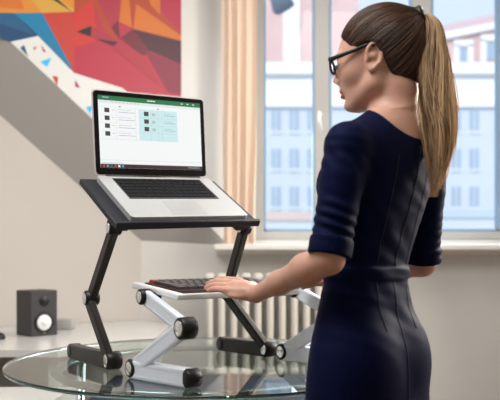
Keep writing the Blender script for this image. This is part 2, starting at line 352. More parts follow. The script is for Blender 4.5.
# ------------------------------------------------------------------ adjustable stands
def Z3(x, y, zr): return V((x, y, CZ+zr))
def arm_bar(a, b, w, th, side, m, root, name, label=None):
    "flat extruded bar from hinge a to hinge b with a groove on its outer face"
    a, b = V(a), V(b); d = (b-a).normalized(); s = (V(side)-d*V(side).dot(d)).normalized(); n = d.cross(s); bm = N()
    box(bm, (a+b)/2, ((b-a).length, w, th), X=d, Y=n, Z=s, bev=.004)
    for k in (-1, 1): box(bm, (a+b)/2+n*k*w*.30, ((b-a).length-.05, .0025, th+.0012), X=d, Y=n, Z=s)
    o = keep(obj(name, bm, m, label=label), root); return o
def joint(c, side, r, th, root, capm, name='joint'):
    s = (V(side).normalized()+V((.12, -.04, 0))).normalized(); c = V(c)+s*.004; th = th*1.03; bm = N()
    cyl(bm, c-s*th/2, c+s*th/2, r, bev=.004, seg=32)
    j = keep(obj(name, bm, M_blackp), root)
    for q in (-1, 1):
        bm = N(); lathe(bm, c+s*q*(th/2-.0005), s*q, [(0, .0016), (r*.62, .0014), (r*.70, .0008), (r*.72, 0)], 24)
        obj('joint_cap', bm, capm, j)
    return j
def foot(a, b, h, th, side, m, root, label=None):
    a, b = V(a), V(b); d = (b-a).normalized(); s = V(side); bm = N(); up = V((0, 0, 1))
    box(bm, (a+b)/2+up*(h/2), ((b-a).length, th, h), X=d, Y=up.cross(d), Z=up, bev=.005)
    for k in (-1, 1): box(bm, (a+b)/2+up*(h/2+k*h*.3), ((b-a).length-.03, th+.0012, .0025), X=d, Y=up.cross(d), Z=up)
    f = keep(obj('foot', bm, m, label=label), root)
    for p in (a, b):
        bm = N(); cyl(bm, p+up*.0005-d*(p-a).length*.06+d*(.006 if p is a else 0), p+up*.004-d*(p-a).length*.06+d*(.006 if p is a else 0), th*.4)
        obj('rubber_pad', bm, M_blackp, f)
    return f
# black stand
yaw = .613; u = V((math.cos(yaw), math.sin(yaw), 0)); v = V((math.sin(yaw), -math.cos(yaw), 0))
bs = thing('laptop_stand', (-.2, 2.15, TZ), 'tall black folding stand on the glass table, holding up the open laptop', 'stand')
tb = TZ-CZ+.0005
for off in (V((0, 0, 0)), V((1, 0, 0))):
    R_ = off.x > 0
    top = Z3(-.353, 1.869, .0695) if not R_ else Z3(-.020, 2.100, .078)
    mid = Z3(-.439, 1.991, -.118) if not R_ else Z3(-.075, 2.228, -.112)
    f1 = Z3(-.372, 1.962, tb) if not R_ else Z3(.058, 2.205, tb)
    f0 = Z3(-.528, 2.172, tb) if not R_ else Z3(-.088, 2.350, tb)
    sd = u
    foot(f0, f1, .044, .030, sd, M_blackbar, bs)
    fh = f1+V((0, 0, .024))-(f1-f0).normalized()*.006; th_ = .030
    o_ = u*.004
    arm_bar(mid-o_, fh-o_, .034, .020, sd, M_blackbar, bs, 'lower_arm')
    arm_bar(top+o_, mid+o_, .032, .020, sd, M_blackbar, bs, 'upper_arm')
    joint(top, sd, .0185, .034, bs, M_chrome); joint(mid, sd, .021, .038, bs, M_chrome); joint(fh, sd, .0245, .042, bs, M_chrome)
    fe = f0+V((0, 0, .0225)); joint(fe, sd, .0225, .036, bs, M_blackbar, 'foot_cap')
# platform plane from the laptop's pose
u2 = V((.81727686, .5745548, .04410567)); v2 = V((.51336682, -.69119496, -.50862956)); n2 = V((.26174994, -.43833356, .85985502))
O = Z3(-.431, 2.022, .214); LW, LD_ = .364, .249
pc = O+u2*(LW/2-.006)+v2*(LD_/2+.002)-n2*.0085
bm = N(); PW, PD = .438, .262
box(bm, pc, (PW, PD, .007), X=u2, Y=-v2, Z=n2, bev=.002)
for s in (-1, 1): box(bm, pc+u2*s*(PW/2-.006)-n2*.004, (.014, PD, .016), X=u2, Y=-v2, Z=n2, bev=.004)
box(bm, pc-v2*(PD/2-.006)-n2*.004, (PW, .012, .015), X=u2, Y=-v2, Z=n2, bev=.004)
pf = keep(obj('platform', bm, M_blackm), bs)
bm = N(); box(bm, pc+v2*(PD/2+.004)+n2*.002, (PW+.004, .012, .022), X=u2, Y=-v2, Z=n2, bev=.004)
obj('front_ledge', bm, M_blackm, pf)
for s, t_ in ((0, Z3(-.353, 1.869, .0695)), (1, Z3(-.020, 2.100, .078))):
    w0 = t_-pc; pt = pc+u2*w0.dot(u2)+v2*w0.dot(v2)-n2*.012
    bm = N(); box(bm, (pt+t_)/2+(u2*.012 if s == 0 else -u2*.012), (.05, .034, max(.02, (pt-t_).length)), X=u2, Y=-v2, Z=n2, bev=.004)
    obj('platform_bracket', bm, M_blackp, pf)
# ------------------------------------------------------------------ laptop
lp = thing('laptop', tuple(O), 'open silver laptop with black keys showing a spreadsheet, on the black stand', 'laptop')
M_key = mat('black_key_plastic', (.008, .008, .010), .7, spec=.10); M_pad = mat('trackpad_aluminium', (.40, .41, .42), .3, metal=.35)
def L(a, b, c=0): return O+u2*a+v2*b+n2*c
def slab(bm, a0, a1, b0, b1, c0, c1, bev=0, mi=0, LL=None, X=None, Y=None, Z=None):
    f = LL or L
    c = f((a0+a1)/2, (b0+b1)/2, (c0+c1)/2)
    return box(bm, c, (a1-a0, b1-b0, c1-c0), X=X or u2, Y=Y or -v2, Z=Z or n2, bev=bev, mi=mi)
def rounded_slab(bm, f, a0, a1, b0, b1, c0, c1, r, mi=0):
    pts = []
    for cx, cy, st in ((a1-r, b1-r, 0), (a0+r, b1-r, 1), (a0+r, b0+r, 2), (a1-r, b0+r, 3)):
        for k in range(7):
            t = (st+k/6)*PI/2; pts.append((cx+r*math.cos(t), cy+r*math.sin(t)))
    return prism(bm, [f(x, y, c0) for x, y in pts], f(0, 0, c1)-f(0, 0, c0), mi)
bs_ = keep(obj('base', rounded_slab(N(), L, 0, LW, 0.004, LD_, -.0045, .010, .012), M_alu), lp)
kb = keep(obj('keyboard_well', slab(N(), .040, .324, .020, .146, .0096, .0104), M_blackp), lp)
rows_ = [(14, [1]*14, .013), (14, [1]*13+[1.5], .0185), (14, [1.5]+[1]*13, .0185), (13, [1.8]+[1]*11+[1.8], .0185), (12, [2.3]+[1]*10+[2.3], .0185), (11, [1, 1, 1, 1.25, 5.2, 1.25, 1, 1, 1, 1], .0185)]
b = .023
for n_, ws, hh in rows_:
    tot = sum(ws); a = .0445; sc = (.275)/tot
    for w in ws:
        bm = N(); slab(bm, a+.0012, a+w*sc-.0012, b+.001, b+hh-.0012, .0104, .0118, bev=.0006, mi=0); obj('key', bm, M_key, kb); a += w*sc
    b += hh+.0012
keep(obj('trackpad', rounded_slab(N(), L, .130, .236, .157, .236, .0098, .0103, .004), M_pad), lp)
keep(obj('hinge', cyl(N(), L(.03, .003, .006), L(LW-.03, .003, .006), .0065), M_blackp), lp)
lidn = .536-.0
ld = (n2*math.cos(lidn)-v2*math.sin(lidn)).normalized(); ln = u2.cross(ld).normalized()      # ln faces away or towards the user
if ln.dot(v2) < 0: ln = -ln
LO = O+n2*.004
def S(a, h, c=0): return LO+u2*a+ld*h+ln*c
lid = keep(obj('lid', rounded_slab(N(), S, 0, LW, .004, .244, -.0055, -.0005, .012), mat('aluminium_lid', (.70, .71, .72), .3, metal=.6)), lp)
obj('bezel', rounded_slab(N(), S, .0028, LW-.0028, .0075, .2415, -.0006, .0005, .011), mat('glossy_black_bezel', (.004, .004, .005), .25, spec=.2), lid)
# screen picture, all in one mesh lying on the screen
scm = {'paper': (.93, .96, .96), 'green': (.02, .19, .07), 'pale': (.80, .86, .84), 'cyan': (.62, .86, .88), 'dark': (.06, .06, .06), 'grey': (.52, .56, .60), 'line': (.34, .36, .58), 'taskbar': (.045, .02, .03), 'redd': (.5, .07, .05), 'blueb': (.1, .35, .6)}
def emis(name, c, s=.95):
    m = bpy.data.materials.new(name); m.use_nodes = True; b_ = m.node_tree.nodes['Principled BSDF']
    b_.inputs['Base Color'].default_value = (.01, .01, .01, 1); b_.inputs['Roughness'].default_value = .25
    b_.inputs['Emission Color'].default_value = (*c, 1); b_.inputs['Emission Strength'].default_value = s; return m
skn = list(scm); smats = [emis('screen_'+k, scm[k]) for k in skn]
X0, X1, Y0, Y1 = .016, LW-.016, .026, .229
bm = N(); lay = [0]
def q(c, x0, y0, x1, y1):
    "rectangle in 0..1 screen coordinates, y from the top"
    lay[0] += 1; e = .0008+.00002*lay[0]
    pp = [S(X0+(X1-X0)*x, Y1-(Y1-Y0)*y, e) for x, y in ((x0, y1), (x1, y1), (x1, y0), (x0, y0))]
    f = bm.faces.new([bm.verts.new(p) for p in pp]); f.material_index = skn.index(c)
q('paper', 0, 0, 1, 1); q('green', 0, 0, 1, .065); q('pale', 0, .065, 1, .105); q('grey', .04, .018, .10, .03); q('pale', .46, .02, .54, .035)
for x in (.80, .86, .92): q('pale', x, .022, x+.02, .036)
for x in range(8): q('grey', .12+.035*x, .078, .14+.035*x, .088)
q('cyan', .375, .155, .755, .60)
q('pale', .0, .15, .375, .156); q('pale', .0, .60, .375, .606)
for k in range(4):
    y = .17+.108*k; q('dark', .055, y+.0, .10, y+.062); q('grey', .12, y+.02, .145, y+.028); q('line', .18, y+.045, .335, y+.052); q('grey', .18, y+.012, .30, y+.018); q('pale', .01, y+.095, .36, y+.099)
for k in range(3):
    y = .185+.108*k; q('dark', .425, y, .47, y+.062); q('grey', .50, y+.015, .535, y+.055); q('line', .62, y+.035, .735, y+.042); q('grey', .62, y+.01, .70, y+.016); q('grey', .375, y+.085, .755, y+.088)
for x in (.16, .34, .56, .60, .49): q('grey', x, .155, x+.002, .60)
q('redd', .19, .135, .205, .15); q('redd', .555, .13, .575, .142)
q('pale', .0, .50+.12*3.2, 1, .895); q('grey', .02, .925, .2, .932); q('pale', 0, .935, 1, .945); q('taskbar', 0, .945, 1, 1.0)
for i, x in enumerate((.02, .055, .09, .125, .16, .195)): q(('redd', 'blueb', 'green', 'redd', 'pale', 'blueb')[i], x, .958, x+.02, .988)
q('grey', .85, .965, .97, .972)
obj('screen', bm, smats, lid)

# ------------------------------------------------------------------ silver keyboard stand
yaw = .72; us = V((math.cos(yaw), math.sin(yaw), 0)); vs_ = V((math.sin(yaw), -math.cos(yaw), 0))
ks = thing('keyboard_stand', (-.05, 1.9, TZ), 'low silver folding stand on the glass table, under the keyboard and hand', 'stand')
for R_ in (0, 1):
    o_ = us*0 if not R_ else V((.392, .312, 0))
    f0 = Z3(-.292, 1.826, tb)+o_; f1 = Z3(-.140, 1.690, tb)+o_
    mid = Z3(-.150, 1.664, -.168)+o_; top = Z3(-.262, 1.790, -.103)+o_
    foot(f0, f1, .046, .030, us, M_silver, ks); fh = f0+V((0, 0, .025))
    arm_bar(mid, fh, .042, .018, us, M_silver, ks, 'lower_arm'); arm_bar(top+us*.004, mid+us*.004, .038, .018, us, M_silver, ks, 'upper_arm')
    joint(top, us, .020, .034, ks, M_chrome); joint(mid, us, .026, .040, ks, M_chrome); joint(fh, us, .024, .038, ks, M_chrome)
    joint(f1+V((0, 0, .023)), us, .0225, .038, ks, M_blackp, 'foot_cap')
tl = math.atan2(.022, .2); u3 = us; v3 = (vs_*math.cos(tl)-V((0, 0, 1))*math.sin(tl)).normalized(); n3 = u3.cross(-v3)
KO = Z3(-.1706, 1.72, -.100)                                       # front left corner of the platform, top face
def K(a, b, c=0): return KO+u3*a+v3*b+n3*c
KW, KD = .41, .205
bm = N(); box(bm, K(KW/2, -KD/2, -.004), (KW, KD, .008), X=u3, Y=-v3, Z=n3, bev=.0025)
box(bm, K(.01, -KD/2, .0), (.020, KD, .016), X=u3, Y=-v3, Z=n3, bev=.005); box(bm, K(KW-.01, -KD/2, .0), (.020, KD, .016), X=u3, Y=-v3, Z=n3, bev=.005)
pf = keep(obj('platform', bm, M_satin, label='pale silver platform plate'), ks)
bm = N(); box(bm, K(KW/2, -.004, .0), (KW, .010, .014), X=u3, Y=-v3, Z=n3, bev=.004); obj('front_ledge', bm, M_satin, pf)
for o_ in (V((0, 0, 0)), V((.392, .312, 0))):
    t_ = Z3(-.262, 1.790, -.103)+o_; w0 = t_-KO; bm = N(); pt = K(max(.03, min(KW-.03, w0.dot(u3))), w0.dot(v3), -.012)
    box(bm, (pt+t_)/2, (.03, .04, .022), X=u3, Y=-v3, Z=n3, bev=.004); obj('platform_bracket', bm, M_blackp, pf)
# keyboard
M_kbody = mat('dark_keyboard_plastic', (.035, .020, .020), .3); M_kkey = mat('glossy_dark_keys', (.020, .013, .015), .32, spec=.35); M_kred = mat('red_keyboard_corner', (.26, .01, .012), .35)
kt = thing('keyboard', tuple(K(.2, -.1)), 'dark computer keyboard with a red key corner, under the hand on the silver stand', 'keyboard')
k0, k1, d0, d1 = .028, .385, -.190, -.040
keep(obj('keyboard_body', slab(N(), k0, k1, d0, d1, .0002, .009, bev=.003, LL=K, X=u3, Y=-v3, Z=n3), M_kbody), kt)
kr = [[1]*14, [1]*13+[1.5], [1.5]+[1]*12+[1], [1.8]+[1]*11+[1.7], [2.3]+[1]*10+[2.2], [1.3, 1.3, 1.3, 6, 1.3, 1.3, 1.3, .8]]
hh = (d1-d0-.014)/6
for j, ws in enumerate(kr):
    sc = (k1-k0-.014)/sum(ws); a = k0+.007; b = d0+.007+j*hh
    for i, w in enumerate(ws):
        bm = N(); c0, c1 = .009, .0165
        lo = [K(x, y, c0) for x, y in ((a+.001, b+.001), (a+w*sc-.001, b+.001), (a+w*sc-.001, b+hh-.001), (a+.001, b+hh-.001))]
        hi = [K(x, y, c1) for x, y in ((a+.003, b+.002), (a+w*sc-.003, b+.002), (a+w*sc-.003, b+hh-.0035), (a+.003, b+hh-.0035))]
        A = [bm.verts.new(p) for p in lo]; B = [bm.verts.new(p) for p in hi]
        for k in range(4): bm.faces.new((A[k], A[(k+1) % 4], B[(k+1) % 4], B[k]))
        bm.faces.new(B); bm.faces.new(A[::-1]); bmesh.ops.recalc_face_normals(bm, faces=bm.faces[:])
        red = j == 0 and i == 0
        keep(obj('key', bm, M_kred if red else M_kkey, label='red key' if red else None), kt); a += w*sc
# ------------------------------------------------------------------ sculpting with distance fields
class Field:
    def __init__(s, lo, hi, h):
        s.lo = np.array(lo, float); s.h = h; s.n = np.ceil((np.array(hi)-s.lo)/h).astype(int)+1
        s.D = np.full(s.n, 1.0, np.float32)
    def win(s, lo, hi):
        a = np.clip(np.floor((np.array(lo)-s.lo)/s.h).astype(int), 0, s.n); b = np.clip(np.ceil((np.array(hi)-s.lo)/s.h).astype(int)+1, 0, s.n)
        ax = [(s.lo[i]+s.h*np.arange(a[i], b[i])).astype(np.float32) for i in range(3)]
        g = np.meshgrid(*ax, indexing='ij', sparse=True); return tuple(slice(a[i], b[i]) for i in range(3)), g
    def put(s, lo, hi, fn, k=.01, mode='add'):
        m = k+4*s.h; sl, g = s.win(np.array(lo)-m, np.array(hi)+m)
        if 0 in s.D[sl].shape: return
        d = fn(*g); D = s.D[sl]
        if mode == 'add':
            t = np.maximum(k-np.abs(D-d), 0)/k if k > 0 else 0; s.D[sl] = np.minimum(D, d)-t*t*k*.25
        else:
            d = -d; t = np.maximum(k-np.abs(D-d), 0)/k if k > 0 else 0; s.D[sl] = np.maximum(D, d)+t*t*k*.25
    def cone(s, a, b, r1, r2, k=.01, mode='add'):
        a, b = np.array(a, float), np.array(b, float); r = max(r1, r2); d = b-a; L2 = (d*d).sum()+1e-12
        def fn(x, y, z):
            t = np.clip(((x-a[0])*d[0]+(y-a[1])*d[1]+(z-a[2])*d[2])/L2, 0, 1)
            return np.sqrt((x-a[0]-t*d[0])**2+(y-a[1]-t*d[1])**2+(z-a[2]-t*d[2])**2)-(r1+(r2-r1)*t)
        s.put(np.minimum(a, b)-r, np.maximum(a, b)+r, fn, k, mode)
    def chain(s, pts, rs, k=.01):
        for i in range(len(pts)-1): s.cone(pts[i], pts[i+1], rs[i], rs[i+1], k)
    def ell(s, c, ax, r, k=.01, mode='add', clip=None):
        "ellipsoid: centre, three unit axes, radii"
        c = np.array(c, float); ax = np.array(ax, float); m = max(r)
        def fn(x, y, z):
            q = [((x-c[0])*A[0]+(y-c[1])*A[1]+(z-c[2])*A[2]) for A in ax]
            k0 = np.sqrt(sum((q[i]/r[i])**2 for i in range(3))); k1 = np.sqrt(sum((q[i]/r[i]**2)**2 for i in range(3)))+1e-6
            d = k0*(k0-1)/k1
            if clip is not None: d = np.maximum(d, clip(q))
            return d
        s.put(c-m, c+m, fn, k, mode)
    def loft(s, secs, f, sd, k=.01, inset=0):
        "vertical trunk: secs = (z, cx, cy, half width along sd, half depth front, half depth back)"
        A = np.array(secs, float); A = A[np.argsort(A[:, 0])]; zz = A[:, 0]
        fz = np.linspace(zz[0], zz[-1], 200)
        # smooth (Catmull style) resampling
        def sm(col):
            y = np.interp(fz, zz, A[:, col]); 
            for _ in range(30): y[1:-1] = .25*y[:-2]+.5*y[1:-1]+.25*y[2:]
            return y
        C = [sm(i) for i in range(1, 6)]
        m = A[:, 3:].max()+.02
        def fn(x, y, z):
            cx, cy, a, bf, bb = [np.interp(z, fz, c_).astype(np.float32) for c_ in C]; a = a-inset; bf = bf-inset; bb = bb-inset
            qs = (x-cx)*sd[0]+(y-cy)*sd[1]; qf = (x-cx)*f[0]+(y-cy)*f[1]; b_ = np.where(qf > 0, bf, bb)
            e = 2.3; k0 = ((np.abs(qs)/a)**e+(np.abs(qf)/b_)**e)**(1/e); d = (k0-1)*np.minimum(a, b_)
            return np.maximum(d, np.maximum(z-zz[-1], zz[0]-z))
        s.put((A[:, 1].min()-m, A[:, 2].min()-m, zz[0]), (A[:, 1].max()+m, A[:, 2].max()+m, zz[-1]), fn, k)
    def mesh(s, name, smooth=1):
        D = s.D; S_ = D < 0; n = D.shape
        c = sum(S_[i:n[0]-1+i, j:n[1]-1+j, k:n[2]-1+k].astype(np.uint8) for i in (0, 1) for j in (0, 1) for k in (0, 1))
        act = (c > 0) & (c < 8); idx = np.argwhere(act); ids = np.full(act.shape, -1, np.int32); ids[act] = np.arange(len(idx))
        acc = np.zeros((len(idx), 3)); cnt = np.zeros(len(idx)); crn = [(i, j, k) for i in (0, 1) for j in (0, 1) for k in (0, 1)]
        val = {c_: D[idx[:, 0]+c_[0], idx[:, 1]+c_[1], idx[:, 2]+c_[2]] for c_ in crn}
        for a in crn:
            for ax in range(3):
                if a[ax]: continue
                b = list(a); b[ax] = 1; b = tuple(b); va, vb = val[a], val[b]; m = (va < 0) != (vb < 0)
                t = va[m]/(va[m]-vb[m]); p = np.tile(np.array(a, float), (m.sum(), 1)); p[:, ax] += t; acc[m] += p; cnt[m] += 1
        vert = s.lo+s.h*(idx+acc/cnt[:, None]); quads = []
        for ax in range(3):
            o1, o2 = [(1, 2), (2, 0), (0, 1)][ax]; sl0 = [slice(1, n[i]-1) for i in range(3)]; sl0[ax] = slice(0, n[ax]-1); sl1 = list(sl0); sl1[ax] = slice(1, n[ax])
            A, B = S_[tuple(sl0)], S_[tuple(sl1)]
            for fl, m in ((0, A & ~B), (1, ~A & B)):
                e = np.argwhere(m)
                if not len(e): continue
                off = np.array([1, 1, 1]); off[ax] = 0; e = e+off
                def at(d1, d2):
                    q_ = e.copy(); q_[:, o1] -= d1; q_[:, o2] -= d2; return ids[q_[:, 0], q_[:, 1], q_[:, 2]]
                qd = np.stack([at(1, 1), at(0, 1), at(0, 0), at(1, 0)], 1); quads.append(qd[:, ::-1] if fl else qd)
        F_ = np.concatenate(quads); F_ = F_[(F_ >= 0).all(1)]
        E_ = np.concatenate([F_[:, [i, (i+1) % 4]] for i in range(4)])
        for _ in range(smooth):
            sm = np.zeros_like(vert); ct = np.zeros(len(vert))
            for i in range(3): sm[:, i] = np.bincount(E_[:, 0], vert[E_[:, 1], i], len(vert))+np.bincount(E_[:, 1], vert[E_[:, 0], i], len(vert))
            ct = np.bincount(E_[:, 0], minlength=len(vert))+np.bincount(E_[:, 1], minlength=len(vert)); vert = .5*vert+.5*sm/np.maximum(ct, 1)[:, None]
        return vert, F_
def to_mesh(name, vert, F_, mi=None):
    me = bpy.data.meshes.new(name); me.vertices.add(len(vert)); me.vertices.foreach_set('co', vert.astype(np.float32).ravel())
    me.loops.add(F_.size); me.loops.foreach_set('vertex_index', F_.ravel().astype(np.int32)); me.polygons.add(len(F_))
    me.polygons.foreach_set('loop_start', np.arange(0, F_.size, 4, dtype=np.int32)); me.polygons.foreach_set('loop_total', np.full(len(F_), 4, np.int32))
    me.polygons.foreach_set('use_smooth', np.ones(len(F_), bool))
    if mi is not None: me.polygons.foreach_set('material_index', mi.astype(np.int32))
    me.update(); me.validate(); return me
def nrm(a): a = np.array(a, float); return a/np.linalg.norm(a)

# ------------------------------------------------------------------ the woman
M_skin = mat('skin', (.56, .315, .235), .45, bump=.05, bscale=150, var=.05, vscale=14, sss=.25)
M_lip = mat('lips', (.50, .10, .09), .35)
M_dress = mat('navy_dress_cloth', (.0038, .0053, .026), .62, bump=.10, bscale=500, spec=.12, spect=(.2, .3, 1))
f = nrm((-.707, .707, 0)); sd = nrm((-.707, -.707, 0))            # body: facing, her left
# trunk sections: z, cx, cy, half width, half depth front, half depth back
trunk = [(.50, .262, 1.625, .150, .095, .095), (.62, .262, 1.622, .172, .094, .108), (.736, .262, 1.620, .175, .094, .108), (.80, .262, 1.620, .169, .094, .104), (.855, .260, 1.622, .156, .090, .098),
         (.92, .261, 1.626, .134, .086, .083), (.975, .262, 1.628, .120, .080, .075), (1.010, .264, 1.630, .108, .076, .068), (1.05, .268, 1.630, .108, .076, .068), (1.12, .280, 1.628, .121, .088, .076),
         (1.20, .293, 1.622, .134, .104, .086), (1.265, .304, 1.616, .140, .096, .086), (1.315, .311, 1.613, .128, .070, .074), (1.345, .314, 1.612, .100, .052, .060), (1.372, .316, 1.611, .070, .045, .050)]
shL = np.array((.203, 1.505, 1.288)); shR = np.array((.418, 1.718, 1.288))
elL = np.array((.160, 1.475, 1.052)); elR = np.array((.420, 1.770, 1.040))
wrL = np.array((.014, 1.700, CZ-.092)); wrR = np.array((.235, 1.965, CZ-.060))
# head frame
hc = np.array((.289, 1.632, 1.491)); hy = math.radians(23); hp = math.radians(5.5)
hf0 = np.array((-math.cos(hy), math.sin(hy), 0)); hs = np.cross((0, 0, 1), hf0)
hf = hf0*math.cos(hp)-np.array((0, 0, 1))*math.sin(hp); hu = np.array((0, 0, 1))*math.cos(hp)+hf0*math.sin(hp); HS = .97
def H_(a, b, c=0): return hc+(hf*a+hu*b+hs*c)*HS
HA = (hf, hu, hs)
B = Field((-.17, 1.38, -.01), (.56, 2.05, 1.66), .0025)
# neck and trunk
B.loft(trunk, f, sd, .02, inset=.007)
B.chain([H_(-.025, -.030), H_(-.030, -.075), (.318, 1.618, 1.365), (.314, 1.612, 1.31)], [.046, .046, .047, .06], .03)
for sh in (shL, shR): B.cone((.314, 1.612, 1.325), sh, .040, .036, .04)
# head
B.ell(H_(-.012, .035), HA, (.094, .086, .074), .01); B.ell(H_(.026, .0), HA, (.068, .080, .058), .02)
B.ell(H_(.040, -.045), HA, (.046, .052, .044), .02)
for s_ in (-1, 1):
    B.chain([H_(-.006, -.022, s_*.058), H_(.004, -.058, s_*.050), H_(.060, -.087, s_*.016)], [.012, .015, .014], .022)
    B.ell(H_(.050, -.020, s_*.040), HA, (.026, .022, .018), .018)          # cheek
    B.ell(H_(.0855, .008, s_*.031), HA, (.010, .010, .015), .006, 'sub')    # eye socket
    B.ell(H_(.074, .008, s_*.031), HA, (.0135, .0125, .014), .003)         # closed looking-down lids
    B.cone(H_(.083, .026, s_*.014), H_(.078, .027, s_*.042), .006, .005, .010)
    B.ell(H_(.094, -.030, s_*.0095), HA, (.0085, .0065, .0065), .004)       # nostril wing
B.ell(H_(.074, -.087), HA, (.016, .013, .017), .012)
B.chain([H_(.082, .022), H_(.092, .0), H_(.104, -.021)], [.007, .0065, .0076], .009)
B.ell(H_(.084, -.048), HA, (.012, .014, .018), .010)
B.ell(H_(.0905, -.051), HA, (.0072, .0048, .018), .003); B.ell(H_(.089, -.063), HA, (.0078, .0055, .016), .003)
B.ell(H_(.094, -.0575), HA, (.006, .0012, .018), .001, 'sub')
for s_ in (-1, 1):                                                     # ear
    ec = H_(-.002, -.003, s_*.0725); ea = nrm(hf*(-.25)+hu); eb = nrm(hf+hu*.25); et = nrm(hs*s_-hf*.30)
    eb = nrm(eb-et*np.dot(eb, et)); 
    B.ell(ec-et*.001, (ea, eb, et), (.029, .0165, .0048), .004)
    rim = [ec+ea*(.0285*math.sin(t))+eb*(-.0165*math.cos(t)-.003)*(1 if math.sin(t) > -.4 else .75)+et*.004 for t in np.linspace(-1.35, 2.9, 14)]
    B.chain(rim, [.0042]*14, .002)
    B.ell(ec-ea*.026-eb*.001+et*.002, (ea, eb, et), (.009, .007, .0045), .004)
    B.ell(ec-ea*.002+eb*.002+et*.006, (ea, eb, et), (.0145, .0095, .0095), .002, 'sub')
    B.cone(ec+ea*.004+eb*.011+et*.004, ec-ea*.010+eb*.010+et*.003, .0035, .003, .003)
    B.cone(H_(-.002, .0, s_*.060), ec, .014, .008, .008)
# arms
B.chain([shL, (shL+elL)/2, elL], [.038, .033, .029], .02); B.chain([shR, (shR+elR)/2, elR], [.038, .033, .029], .02)
def forearm(el, wr):
    m1 = el+(wr-el)*.28; B.chain([el, m1, el+(wr-el)*.65, wr], [.029, .0325, .0245, .0185], .02)
forearm(elL, wrL); forearm(elR, wrR)
def hand(wr, g, side, n_, palm_drop, curl, flip):
    "g: towards the fingertips, side: towards the little finger, n_: out of the back of the hand"
    g, side, n_ = nrm(g), nrm(side), nrm(n_)
    def h(a, b, c=0): return wr+g*a+side*b+n_*c
    B.chain([wr, h(.030, 0, .002), h(.062, .0, .004)], [.0185, .018, .014], .012)
    B.ell(h(.050, .003, -.001), (g, side, n_), (.042, .034, .0135), .014)
    fl = [(-.0275, .078, .066, .0082), (-.0095, .084, .073, .0083), (.0090, .081, .068, .0078), (.0265, .073, .053, .0069)]
    for i, (b_, a_, L_, r_) in enumerate(fl):
        c1, c2, c3 = curl[i]; p = h(a_-.012, b_*.92, .004); fan = b_*.10
        pts = [p]; ang = 0; tot = L_
        for frac, c_ in ((.17, 0), (.42, c1), (.26, c2), (.20, c3)):
            ang += c_; d = g*math.cos(ang)-n_*math.sin(ang)+side*fan*3*math.cos(ang); p = p+nrm(d)*(L_*frac+(.012 if frac == .17 else 0)); pts.append(p)
        B.chain(pts, [r_*1.12, r_*1.12, r_, r_*.92, r_*.80], .0022)
        B.cone(h(.025, b_*.5, .010), h(a_-.004, b_, .0085), .004, .0055, .010)      # tendon and knuckle
    t0 = h(.020, -.022, -.004)
    B.chain([h(.006, -.008, -.002), t0+g*.016-side*.008, t0+g*.044-side*.017-n_*.004, t0+g*.066-side*.016-n_*.010], [.015, .0135, .0098, .0082], .008)
g = nrm((-.72, .66, -.06)); nb_ = nrm(np.array((-.05, -.50, 1.))); g = nrm(g-nb_*np.dot(g, nb_)-nb_*.06); side = nrm(np.cross(nb_, g)); side = side if side[1] < 0 else -side
hand(wrL, g, side, nrm(np.cross(g, side)*(1 if np.cross(g, side)[2] > 0 else -1)), 0, [(.10, .16, .12), (.14, .20, .14), (.16, .20, .14), (.14, .18, .14)], 0)
g = nrm((-.80, .30, -.12)); up_ = nrm(np.array((0, 0, 1.))-g*g[2]); side = nrm(np.cross(g, up_)); side = side if side[1] > 0 else -side
hand(wrR, g, side, up_, 0, [(.15, .22, .15)]*4, 0)
# legs
for s_ in (1, -1):
    hip = np.array((.262, 1.622, .80))+sd*s_*.072; kn = np.array((.262, 1.622, .44))+sd*s_*.07+f*.01; an = np.array((.262, 1.622, .085))+sd*s_*.065-f*.01
    B.chain([hip, kn], [.060, .050], .02); B.chain([kn, kn*.65+an*.35-f*.015, an], [.052, .05, .031], .02)
    B.chain([an, an+f*.05-np.array((0, 0, .04)), an+f*.13-np.array((0, 0, .062))], [.032, .028, .018], .015)
    B.chain([an-f*.01, an-f*.03-np.array((0, 0, .055))], [.03, .024], .015)
vb, fb = B.mesh('person', 1)
fc_ = vb[fb].mean(1); q_ = (fc_-hc)/HS; qa, qb, qc = q_@hf, q_@hu, q_@hs
lipm = (((qb+.0575)/.0095)**2+(qc/.020)**2 < 1) & (qa > .0855)
person = obj('person', to_mesh('person', vb, fb, lipm.astype(int)), [M_skin, M_lip]); del B
tag(person, 'woman in a navy dress with a long ponytail, standing beside the glass table', 'person')
